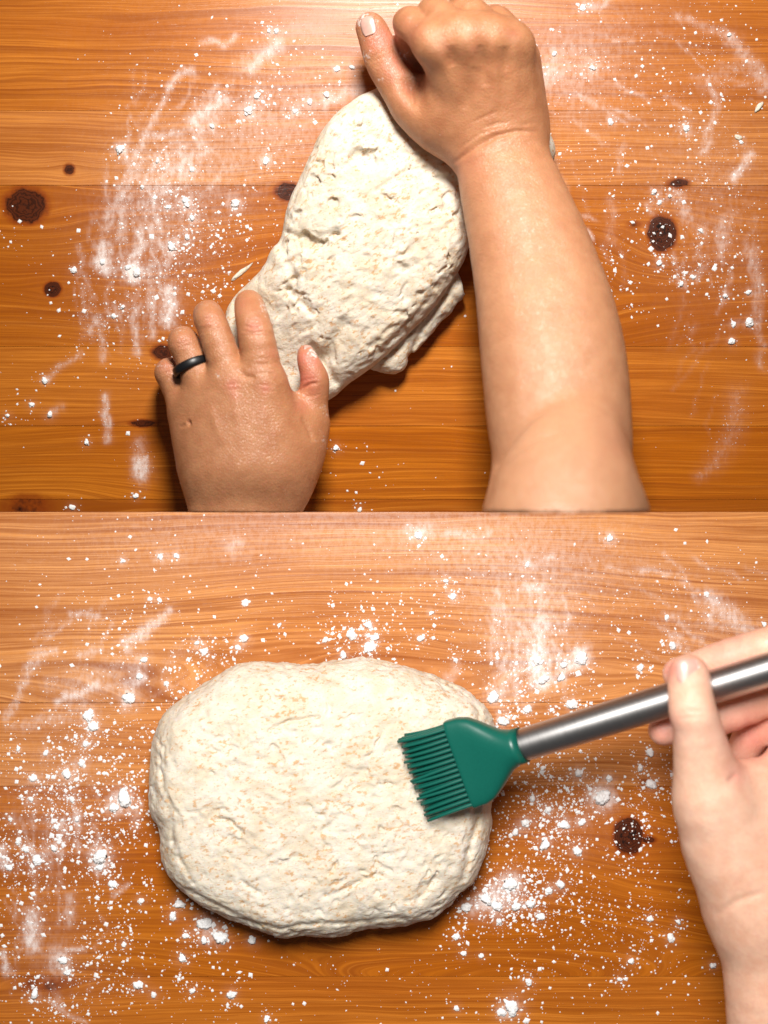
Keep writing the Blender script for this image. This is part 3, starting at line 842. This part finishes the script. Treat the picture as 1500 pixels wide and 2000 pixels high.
# web hollow beside the thumb and the elbow hollow
fd.cone(P(812, 205, .066), P(802, 165, .056), R(7), R(13), 0.008, sub=True)
fd.f = np.maximum(fd.f, (-0.0005 + 0.014 * (0.215 - fd.ax[2])[None, :] - fd.ax[1][:, None])[None])
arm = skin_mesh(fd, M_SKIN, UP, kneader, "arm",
    creases=[([(884, 322), (905, 304), (935, 284), (970, 265), (1010, 256), (1050, 258)], 4, .0021), ([(900, 300), (935, 276), (975, 258)], 3, .0007), ([(895, 292), (930, 266), (965, 250)], 3, .0006),
             ([(920, 240), (945, 228), (972, 218)], 3, .0006), ([(1010, 245), (1050, 238)], 3, .0005), ([(905, 312), (945, 290), (990, 274), (1040, 268)], 2.2, .0006), ([(930, 258), (960, 244), (1000, 236)], 2.2, .0005), ([(940, 250), (985, 236)], 2, .0005), ([(726, 132), (744, 128)], 2, .0005), ([(716, 118), (740, 110)], 2, .0005), ([(800, 205), (812, 190)], 2.2, .0006), ([(806, 208), (804, 178), (800, 160)], 4, .0016), ([(718, 122), (738, 116), (752, 106)], 2.6, .0008),
             ([(722, 114), (740, 104), (752, 98)], 2.4, .0006), ([(724, 126), (745, 122)], 2.4, .0005), ([(1100, 842), (1040, 860), (1000, 885), (972, 915)], 8, .0016), ([(930, 130), (922, 180), (906, 215)], 14, .0016),
             ([(880, 90), (884, 130)], 10, .0014), ([(938, 88), (945, 135), (950, 170)], 9, .0016), ([(985, 90), (990, 140)], 9, .0012), ([(965, 930), (950, 990)], 6, .0015)],
    ridges=[([(912, 75), (930, 210)], 9, .0008), ([(963, 75), (972, 210)], 9, .0010), ([(850, 92), (905, 210)], 10, .0006), ([(1004, 90), (1010, 200)], 8, .0006), ([(888, 326), (925, 304), (980, 275), (1040, 268)], 8, .0008)],
    red=[(742, 75, 30, .9), (770, 125, 30, .6), (720, 45, 22, .5), (862, 88, 16, .35), (790, 180, 24, .35), (925, 95, 10, .3), (1002, 70, 12, .35), (1113, 608, 4, .8), (1200, 860, 60, .25), (905, 330, 40, .25), (800, 60, 30, .25), (1098, 511, 5, .3)],
    pale=[(852, 82, 18, .9), (908, 70, 12, .8), (962, 66, 10, .7), (1003, 78, 9, .5), (1020, 420, 120, .40), (1060, 560, 130, .6), (1080, 700, 140, .65), (1090, 850, 150, .85), (1100, 980, 180, .85)],  # painted knuckle highlights; fairer forearm skin that also mimics a lit centre line
    dust=[(712, 40, 26, .75), (715, 110, 16, .6), (745, 150, 16, .4), (790, 110, 16, .55), (730, 75, 24, .35), (800, 50, 22, .25), (850, 300, 30, .3)])
nail(arm, P(718, 50, .0525), P(716, 36, .045) - P(724, 68, .045), (-.35, .1, 1), 0.0052, 0.0058, 0.009, UP)

# left arm: hand over the near end of the dough ------------------------------
fd = Field(P(285, 1008, 0), P(670, 530, 0) + np.array((0, 0, 0.115)), 0.0009)
fd.tube([pr(490, 885, .054, 122), pr(484, 945, .057, 112), pr(474, 1000, .060, 104), pr(466, 1080, .062, 98)], 0.015, flat=0.62)
for (a, b) in ((pr(420, 920, .058, 50), pr(373, 808, .046, 38)), (pr(448, 915, .063, 52), pr(408, 775, .057, 41)),
               (pr(490, 910, .066, 54), pr(455, 750, .065, 42)), (pr(530, 905, .063, 54), pr(517, 750, .068, 43))):
    fd.cone(a[0], b[0], a[1], b[1], 0.016)
fd.cone(P(480, 880, .046), P(450, 790, .044), R(95), R(80), 0.016, 0.5)
fd.tube([pr(535, 930, .054, 52), pr(578, 872, .048, 40), pr(603, 825, .045, 32)], 0.018)
fd.cone(P(515, 810, .050), P(565, 885, .048), R(34), R(28), 0.012)
fingers = [[pr(373, 812, .046, 37), pr(341, 742, .042, 33), pr(332, 728, .040, 31), pr(330, 730, .020, 27), pr(335, 738, .012, 24)],
           [pr(408, 780, .058, 38), pr(368, 690, .054, 33), pr(358, 670, .051, 32), pr(357, 668, .030, 29), pr(362, 680, .016, 25)],
           [pr(455, 755, .066, 40), pr(420, 650, .062, 33), pr(408, 622, .056, 31), pr(406, 614, .038, 29), pr(408, 622, .022, 26)],
           [pr(517, 755, .069, 42), pr(500, 655, .068, 37), pr(490, 612, .060, 33), pr(486, 594, .050, 29), pr(486, 596, .036, 27)],
           [pr(603, 830, .045, 33), pr(614, 765, .049, 30), pr(614, 738, .051, 28), pr(602, 706, .051, 22), pr(597, 688, .048, 16)]]
base_f = fd.f.copy()
for ch in fingers:
    g = fd.like()
    g.f[:] = base_f
    g.tube([(p_, r_ * .94) for p_, r_ in ch], 0.0042, n=4)
    fd.f = np.minimum(fd.f, g.f)
del g, base_f
fd.f = np.maximum(fd.f, (-0.0005 + 0.014 * (0.09 - fd.ax[2])[None, :] - fd.ax[1][:, None])[None])
arm = skin_mesh(fd, M_SKIN, UP, kneader, "arm",
    creases=[([(477, 636), (495, 640), (512, 638)], 3, .0008), ([(472, 645), (494, 650), (514, 646)], 3, .0007), ([(478, 628), (510, 629)], 2.5, .0005), ([(386, 642), (408, 640), (430, 630)], 3, .0007), ([(388, 632), (425, 622)], 2.5, .0005),
             ([(342, 672), (358, 670), (372, 662)], 2.6, .0006), ([(366, 828), (373, 824)], 5, .0022), ([(350, 835), (372, 828)], 3, .0007),
             ([(583, 765), (605, 750), (622, 748)], 3, .0016), ([(590, 815), (600, 832), (612, 862)], 4, .0012),
             ([(465, 722), (480, 735), (500, 738)], 5, .0014), ([(500, 700), (530, 700)], 3, .0004), ([(474, 654), (514, 655)], 2.2, .0006), ([(480, 622), (508, 622)], 2.2, .0005), ([(388, 650), (432, 640)], 2.2, .0006), ([(392, 626), (422, 616)], 2.2, .0005), ([(343, 680), (374, 672)], 2.2, .0006), ([(346, 664), (368, 656)], 2, .0005), ([(314, 722), (340, 712)], 2.2, .0006), ([(316, 730), (343, 722)], 2.2, .0005), ([(440, 752), (470, 748)], 2, .0004), ([(440, 762), (472, 758)], 2, .0004), ([(500, 752), (536, 752)], 2, .0004), ([(502, 762), (540, 764)], 2, .0004), ([(500, 728), (540, 730)], 2.2, .0004), ([(586, 745), (622, 738)], 2, .0006), ([(588, 775), (625, 770)], 2, .0004), ([(498, 712), (535, 712)], 3, .0004)],
    ridges=[([(455, 760), (470, 860)], 9, .0006), ([(408, 785), (435, 870)], 8, .0006), ([(517, 760), (515, 850)], 9, .0005), ([(494, 642), (495, 643)], 14, .0006), ([(408, 636), (409, 637)], 13, .0006)],
    red=[(455, 752, 14, .75), (458, 772, 10, .5), (518, 758, 13, .6), (497, 640, 15, .7), (600, 700, 28, 1.0), (595, 735, 26, 1.0), (410, 625, 16, .35), (356, 665, 14, .35), (328, 715, 18, .4), (610, 760, 20, .4), (535, 690, 12, .3), (590, 790, 18, .4), (470, 600, 20, .25)],
    pale=[(480, 880, 80, .10), (360, 700, 14, .2)],
    dust=[(520, 600, 22, .55), (612, 690, 14, .8), (345, 640, 18, .45), (318, 715, 16, .4), (395, 600, 18, .3), (640, 800, 20, .5), (585, 770, 14, .5), (425, 735, 10, .5), (630, 860, 20, .4)])
nail(arm, P(607, 688, .0525), P(601, 676, .05) - P(607, 706, .051), (.8, .15, .8), 0.0040, 0.0048, 0.0065, UP)
# ring
rc = P(375, 716, .0555); ax = P(372, 700, .0545) - P(392, 748, .0565); ax /= np.linalg.norm(ax)
s1 = np.cross(ax, (0, 0, 1)); s1 /= np.linalg.norm(s1); s2 = np.cross(s1, ax)
prof = [(-.0029, 0), (-.0026, .0014), (-.0015, .0019), (.0015, .0019), (.0026, .0014), (.0029, 0), (.0024, -.0008), (-.0024, -.0008)]
V = []; F = []; nn = 48; mm = len(prof); ra, rb = R(32.9, .055), R(32.7, .055)
for i in range(nn):
    t = 2 * math.pi * i / nn
    for (u, w) in prof:
        V.append(rc + ax * u + s1 * (ra + w) * math.cos(t) + s2 * (rb + w) * math.sin(t))
for i in range(nn):
    for j in range(mm):
        F.append((i * mm + j, i * mm + (j + 1) % mm, ((i + 1) % nn) * mm + (j + 1) % mm, ((i + 1) % nn) * mm + j))
o = mesh_np("ring", V, F, M_RING, UP, arm)
o['label'] = "black silicone ring on the ring finger"

# third hand: holding the brush ----------------------------------------------
HE = P(1014, 1457, .076); HH = P(1500, 1307, .126)
AX = HH - HE; AX /= np.linalg.norm(AX)


def on_handle(px):
    t = (px - 1014) / (1500 - 1014)
    z = .076 + t * (.126 - .076)
    py = 1457 + t * (1307 - 1457)
    return px, py, z


brusher = empty("person", P(1470, 1990, 0.12), LO)
tag(brusher, "person at the lower right, pale bare hand holding the pastry brush by its steel handle", "person")
fd = Field(P(1195, 2120, 0) + (0, 0, .025), P(1790, 1190, 0) + np.array((0, 0, 0.175)), 0.0011)
fd.tube([pr(1490, 1790, 0.0990, 92), pr(1510, 1900, 0.0970, 96), pr(1535, 2100, 0.0940, 108)], 0.02)
fd.tube([pr(1560, 1790, 0.0940, 85), pr(1580, 1950, 0.0910, 95), pr(1600, 2100, 0.0890, 108)], 0.02)
# palm, seen edge-on from the thumb side
fd.tube([pr(1495, 1770, 0.0990, 92), pr(1540, 1640, 0.0940, 105), pr(1590, 1500, 0.0940, 95), pr(1620, 1400, 0.0940, 75)], 0.02)
fd.tube([pr(1480, 1760, 0.1010, 84), pr(1430, 1660, 0.1090, 94), pr(1392, 1560, 0.1190, 72)], 0.02)
fd.cone(P(1500, 1620, 0.0990), P(1460, 1540, 0.1040), R(60), R(45), 0.02)
hz = on_handle(1345)[2]
thumb = [pr(1392, 1565, 0.1190, 72), pr(1376, 1500, 0.1250, 60), pr(1362, 1420, 0.1340, 47), pr(1352, 1385, 0.1370, 45), pr(1346, 1325, hz + .0225, 41), pr(1345, 1318, hz + .0215, 37)]
fing = [
    [pr(1620, 1400, 0.0940, 66), pr(1565, 1260, 0.1190, 42), pr(1545, 1250, 0.1210, 38), pr(1430, 1282, 0.1110, 36), pr(1335, 1312, 0.1030, 30), pr(1322, 1316, 0.1010, 28)],
    [pr(1610, 1430, 0.0810, 64), pr(1540, 1350, 0.0910, 46), pr(1510, 1352, 0.0890, 42), pr(1400, 1400, 0.0860, 38), pr(1305, 1424, 0.0840, 30), pr(1296, 1425, 0.0840, 27)],
    [pr(1600, 1470, 0.0670, 60), pr(1510, 1400, 0.0730, 40), pr(1475, 1425, 0.0690, 36), pr(1450, 1470, 0.0610, 32)],
    [pr(1600, 1520, 0.0590, 55), pr(1530, 1450, 0.0570, 36), pr(1490, 1480, 0.0490, 30)]]
base_f = fd.f.copy()
for ch in [thumb] + fing:
    g = fd.like()
    g.f[:] = base_f
    g.tube(ch, 0.008, n=4)
    fd.f = np.minimum(fd.f, g.f)
del g, base_f
arm = skin_mesh(fd, M_SKIN2, LO, brusher, "arm",
    creases=[([(1322, 1392), (1355, 1388), (1385, 1390)], 4, .0007), ([(1325, 1402), (1385, 1400)], 4, .0005), ([(1440, 1510), (1432, 1520), (1420, 1530)], 6, .0015), ([(1395, 1790), (1440, 1760), (1500, 1740)], 7, .0010)],
    red=[(1345, 1300, 34, .30), (1310, 1310, 26, .75), (1440, 1510, 26, .6), (1290, 1420, 40, .8), (1460, 1430, 60, .8), (1420, 1275, 60, .45)],
    pale=[(1365, 1430, 70, .25), (1400, 1600, 110, .2)])
nail(arm, P(1345, 1311, hz + .0342), P(1345, 1290, hz + .02) - P(1348, 1350, hz + .0225), (0, .12, 1), 0.0072, 0.0072, 0.013, LO)

# ------------------------------------------------------------------ pastry brush
brush = empty("pastry_brush", HE, LO)
tag(brush, "pastry brush with green silicone bristles on the flat dough and a round steel handle", "pastry brush")
M_STEEL = steel_material(AX)
SD = np.cross((0, 0, 1), AX); SD /= np.linalg.norm(SD)          # sideways, horizontal
NW = np.cross(AX, SD); NW /= np.linalg.norm(NW)


def loft(sections, name, mat, n=48, cap=True):
    """sections: (u, half width, half thickness, power) along -AX from the handle end."""
    V = []; F = []
    for (u, a, b, pw) in sections:
        for i in range(n):
            t = 2 * math.pi * i / n
            c, s = math.cos(t), math.sin(t)
            V.append(HE + AX * u + SD * a * math.copysign(abs(c) ** (2 / pw), c) + NW * b * math.copysign(abs(s) ** (2 / pw), s))
    for i in range(len(sections) - 1):
        for j in range(n):
            F.append((i * n + j, i * n + (j + 1) % n, (i + 1) * n + (j + 1) % n, (i + 1) * n + j))
    for end in (0, len(sections) - 1) if cap else ():
        c = len(V); V.append(HE + AX * sections[end][0])
        for j in range(n):
            F.append((end * n + j, end * n + (j + 1) % n, c, c))
    me = bpy.data.meshes.new(name)
    me.from_pydata([tuple(v) for v in V], [], [tuple(dict.fromkeys(f)) for f in F])
    me.materials.append(mat); me.update()
    for p in me.polygons: p.use_smooth = len(p.vertices) == 4
    return link(bpy.data.objects.new(name, me), LO, brush)


RH = 0.0101
loft([(-.004, RH * .8, RH * .8, 2), (-.003, RH * .97, RH * .97, 2), (-.002, RH, RH, 2), (0.05, RH, RH, 2), (0.16, RH, RH, 2), (0.222, RH, RH, 2), (0.226, RH * .93, RH * .93, 2), (0.2275, RH * .7, RH * .7, 2)], "handle", M_STEEL, 64)
px = S * .93
loft([(.0022, 34 * px, 34 * px, 2), (.0030, 35.5 * px, 35.5 * px, 2), (-.003, 36.5 * px, 36 * px, 2.05), (-.008, 42 * px, 34 * px, 2.2), (-.013, 54 * px, 31 * px, 2.5), (-.019, 70 * px, 28 * px, 2.9),
      (-.025, 84 * px, 25 * px, 3.6), (-.031, 90 * px, 23 * px, 4.4), (-.0375, 91 * px, 22 * px, 5), (-.0395, 91 * px, 22 * px, 5.4), (-.0400, 90 * px, 21 * px, 5.4)], "brush_head", M_GREEN, 64)
nb = 16
for layer in range(4):
    for i in range(nb):
        s = -1 + 2 * (i + 0.5 + (0.25 if layer % 2 else -.0)) / (nb + .3)
        off = (-1 + 2 * layer / 3) * 15 * px
        p0 = HE + AX * (-.0395) + SD * s * 86 * px + NW * off * -1
        L = 0.0312 + rng.uniform(-.0015, .0012) - 0.0006 * layer
        side = rng.normal(0, .0009) + s * 0.0014; r0 = 0.00138
        pts = []
        for k in range(9):
            t = k / 8
            q = p0 - AX * L * t + SD * side * t * t
            q = q + NW * 0.0028 * math.sin(t * 2.2) * (1 if layer < 3 else 1.2)
            zmin = 0.0505 + 0.0012 * (3 - layer)
            q[2] = max(q[2], zmin) if q[2] > zmin - .004 else zmin + (q[2] - zmin + .004) * .15
            pts.append(q)
        V = []; F = []
        for k, q in enumerate(pts):
            tng = (pts[min(k + 1, 8)] - pts[max(k - 1, 0)]); tng /= np.linalg.norm(tng)
            e1 = np.cross(tng, NW); e1 /= np.linalg.norm(e1); e2 = np.cross(e1, tng)
            r = r0 * (1 - .28 * k / 8)
            for j in range(6):
                a = j * math.pi / 3
                V.append(q + e1 * r * math.cos(a) + e2 * r * math.sin(a))
        for k in range(8):
            for j in range(6):
                F.append((k * 6 + j, k * 6 + (j + 1) % 6, k * 6 + 6 + (j + 1) % 6, k * 6 + 6 + j))
        F += [(48, 49, 50, 51), (48, 51, 52, 53)]
        mesh_np("bristle", V, F, M_GREEN, LO, brush)

# ------------------------------------------------------------------ flour
ico = []
import bmesh
for v in range(7):
    bm = bmesh.new(); bmesh.ops.create_icosphere(bm, subdivisions=4, radius=1.0)
    co = np.array([x.co[:] for x in bm.verts])
    n1 = fbm(co * 1.1 + 7 * v, 2); n2 = fbm(co * 2.9 + 3 * v, 3)
    co = co * (1 + 0.50 * n1 + 0.34 * n2 + 0.26 * fbm(co * 7.5 + v, 2))[:, None] * (1.0, 0.9, 0.55)
    co[:, 2] = np.maximum(co[:, 2], -0.12) + 0.10
    for x, c in zip(bm.verts, co): x.co = c
    me = bpy.data.meshes.new("flour_clump"); bm.to_mesh(me); bm.free()
    for p in me.polygons: p.use_smooth = True
    me.materials.append(M_FLOUR); ico.append(me)

def clumps(lst, col, regions, group):
    """regions: (test, phrase); the five largest of a region are named by rank, the rest share a label."""
    RANK = ["largest", "second largest", "third largest", "fourth largest", "fifth largest"]
    sized = [(x, y, r * random.uniform(.92, 1.08)) for x, y, r in lst]
    home = [next(ph for test, ph in regions if test(x, y)) for x, y, r in sized]
    order = {}
    for k in sorted(range(len(sized)), key=lambda k: -sized[k][2]):
        order.setdefault(home[k], []).append(k)
    for k, (px_, py_, r) in enumerate(sized):
        o = bpy.data.objects.new("flour_clump", ico[k % 7]); col.objects.link(o)
        o.location = P(px_, py_, 0.0001)
        o.rotation_euler = (0, 0, random.uniform(0, 6.28))
        e = R(r) * 0.92
        o.scale = (e * random.uniform(.9, 1.1), e * random.uniform(.9, 1.1), e * random.uniform(.7, 1.1))
        n = order[home[k]].index(k)
        lab = f"{RANK[n]} white flour clump {home[k]}" if n < 5 else f"small white flour clump {home[k]}"
        tag(o, lab, "flour clump", group)


clumps(UP_L, UP, [(lambda x, y: x > 1000 and y < 340, "right of the fist on the upper board"), (lambda x, y: x > 1000, "right of the bare forearm on the upper board"),
                  (lambda x, y: x > 600 and y > 800, "between the ringed hand and the elbow"), (lambda x, y: y > 700, "left of the ringed hand near the lower edge"),
                  (lambda x, y: y > 440, "above the ringed hand, left of the kneaded dough"), (lambda x, y: True, "up and left of the kneaded dough")], "flour clumps around the kneaded dough")
clumps(LO_L, LO, [(lambda x, y: y < 1205 and x < 700, "along the top left of the lower board"), (lambda x, y: y < 1225 and x > 760, "along the top right of the lower board"),
                  (lambda x, y: x > 900 and y < 1400, "above the brush handle"), (lambda x, y: x > 970 and y < 1700, "below the brush handle, near the dark knot"),
                  (lambda x, y: x > 860 and y < 1860, "right of the flat dough, at its lower right side"), (lambda x, y: x > 800, "at the bottom right below the flat dough"),
                  (lambda x, y: y > 1880, "along the bottom left of the lower board"), (lambda x, y: y > 1740, "below the lower left edge of the flat dough"),
                  (lambda x, y: y > 1480, "left of the flat dough"), (lambda x, y: x > 440, "just above the top edge of the flat dough"), (lambda x, y: True, "up and left of the flat dough")],
       "flour clumps around the flat dough")

OCT_V = np.array([(1, 0, 0), (0, 1, 0), (-1, 0, 0), (0, -1, 0), (0, 0, 1), (0, 0, -.3)], float)
OCT_F = np.array([(0, 1, 4), (1, 2, 4), (2, 3, 4), (3, 0, 4), (1, 0, 5), (2, 1, 5), (3, 2, 5), (0, 3, 5)])


def specks(pts, rad, name, col, label):
    n = len(pts)
    a = rng.random(n) * 6.28; sx = rad * rng.uniform(.7, 1.3, n); sy = rad * rng.uniform(.6, 1.2, n); sz = rad * rng.uniform(.22, .38, n)
    j = rng.uniform(.75, 1.25, (n, 6, 3))
    v = OCT_V[None] * j
    X = v[..., 0] * sx[:, None]; Y = v[..., 1] * sy[:, None]; Z = v[..., 2] * sz[:, None] + 0.00016
    c, s = np.cos(a)[:, None], np.sin(a)[:, None]
    V = np.stack([pts[:, 0:1] + X * c - Y * s, pts[:, 1:2] + X * s + Y * c, Z], -1).reshape(-1, 3)
    F = (OCT_F[None] + 6 * np.arange(n)[:, None, None]).reshape(-1, 3)
    o = mesh_np(name, V, F, M_FLOUR, col, smooth=False)
    return tag(o, label, "flour", None, 'stuff')


def scatter(clusters, lst, strokes, nfine, y0, y1):
    pts = []; rad = []
    for (cx, cy, rx, ry, n, rm) in clusters:
        n = int(n * (0.8 if y0 < 0 else 1.15)); p = rng.normal(0, 1, (n, 2)) * (rx, ry) + (cx, cy); pts.append(p)
        rad.append(np.clip(rng.lognormal(math.log(rm), .68, n), .35, 5.0))
    for (cx, cy, r) in lst:
        n = int(6 + r * 3)
        p = rng.normal(0, 1, (n, 2)) * (r * 2.1) + (cx, cy); pts.append(p)
        rad.append(np.clip(rng.lognormal(math.log(.9 + r * .05), .6, n), .35, r * .45))
    for ptl, w, amt in strokes:
        for a, b in zip(ptl[:-1], ptl[1:]):
            L = math.hypot(b[0] - a[0], b[1] - a[1]); n = int(amt * (L + 10) * w * .07) + 3
            t = rng.random(n)[:, None]
            pts.append(np.array(a) * (1 - t) + np.array(b) * t + rng.normal(0, w * .75, (n, 2))); rad.append(rng.uniform(.35, 1.0, n))
    p = np.concatenate(pts); r = np.concatenate(rad)
    r = r * 1.0
    m = (p[:, 1] > y0 + 1) & (p[:, 1] < y1 - 1) & (p[:, 0] > -110) & (p[:, 0] < 1610)
    p, r = p[m], r[m]
    # break the even spread into drifts
    q = np.stack([p[:, 0] / 60, p[:, 1] / 60, np.zeros(len(p))], 1)
    keep = rng.random(len(p)) < np.clip(.62 + 1.1 * fbm(q + y0, 3), .12, 1)
    p, r = p[keep], r[keep]
    w = np.stack([(p[:, 0] - 750) * S, (1000 - p[:, 1]) * S], 1)
    return w, r * S


UP_C = [(400, 350, 90, 130, 900, 1.0), (300, 470, 90, 120, 700, .9), (560, 190, 90, 70, 420, 1.1), (360, 560, 60, 50, 500, 1.0), (1140, 150, 60, 80, 500, 1.0), (1200, 160, 160, 90, 600, .8), (1330, 420, 110, 90, 900, .9),
        (1230, 540, 120, 45, 500, 1.1), (1430, 350, 70, 180, 500, .8), (1260, 300, 140, 120, 450, .75), (600, 60, 160, 40, 250, .7), (200, 620, 80, 110, 300, .9), (120, 800, 70, 40, 50, 1.1), (1400, 90, 80, 60, 220, .9),
        (700, 900, 90, 40, 40, 1.0), (690, 950, 60, 30, 20, 1.0), (1150, 620, 60, 40, 70, 1.0), (20, 470, 20, 30, 40, .9), (300, 690, 40, 30, 90, 1.2), (800, 500, 500, 320, 500, .6), (1450, 560, 50, 60, 120, 1.0), (420, 480, 60, 60, 300, .9)]
LO_C = [(200, 1500, 120, 110, 1700, 1.15), (120, 1650, 100, 90, 1100, 1.2), (130, 1850, 110, 90, 1000, 1.1), (350, 1330, 110, 70, 800, 1.15), (680, 1240, 110, 40, 420, 1.3), (1080, 1310, 90, 60, 900, 1.1), (1100, 1600, 120, 80, 1900, 1.15),
        (1000, 1740, 70, 50, 700, 1.3), (1230, 1570, 80, 70, 800, 1.1), (1200, 1760, 110, 80, 600, 1.0), (1150, 1880, 150, 70, 380, .95), (350, 1880, 130, 70, 420, 1.1), (60, 1940, 70, 40, 500, 1.2), (300, 1200, 180, 80, 420, .9),
        (1150, 1180, 190, 80, 600, .8), (850, 1180, 90, 60, 160, 1.1), (500, 1100, 260, 60, 160, .9), (750, 1930, 300, 45, 170, .8), (1380, 1180, 60, 50, 180, 1.0), (750, 1450, 600, 380, 1300, .6), (1330, 1700, 80, 130, 420, .9),
        (1320, 1420, 70, 40, 200, 1.2), (900, 1950, 140, 30, 80, 1.0), (980, 1420, 30, 30, 160, 1.3)]
w, r = scatter(UP_C, UP_L, UP_STROKES, 0, -40, 998)
specks(w, r, "flour_specks", UP, "fine white flour specks dusted over the board around the kneaded dough")
w, r = scatter(LO_C, LO_L, LO_STROKES, 0, 1003, 2040)
specks(w, r, "flour_specks", LO, "dense white flour specks dusted over the board around the flat dough")


# loose scraps of dough
def scrap(px_, py_, l, wd, ang, col, label, mat):
    bm = bmesh.new(); bmesh.ops.create_icosphere(bm, subdivisions=3, radius=1.0)
    co = np.array([x.co[:] for x in bm.verts]); co = co * (1 + .5 * fbm(co * 2 + px_, 3))[:, None]
    co = co * (R(l), R(wd), R(wd) * .6); co[:, 2] = np.maximum(co[:, 2], -R(wd) * .15) + R(wd) * .15
    for x, c in zip(bm.verts, co): x.co = c
    me = bpy.data.meshes.new("dough_scrap"); bm.to_mesh(me); bm.free(); me.materials.append(mat)
    for p in me.polygons: p.use_smooth = True
    o = bpy.data.objects.new("dough_scrap", me); col.objects.link(o)
    o.location = P(px_, py_, .0002); o.rotation_euler = (0, 0, ang); tag(o, label, "dough scrap")


scrap(470, 533, 26, 4, math.radians(40), UP, "thin torn sliver of dough beside the left edge of the kneaded dough", M_DOUGH)
scrap(1482, 209, 13, 5, math.radians(55), UP, "pale flat flake of dough by the upper right corner of the board", M_DOUGH)
scrap(1442, 268, 8, 5, math.radians(-20), UP, "tiny greyish crumb of dough below the pale flake, beside a flour clump", M_DOUGH)
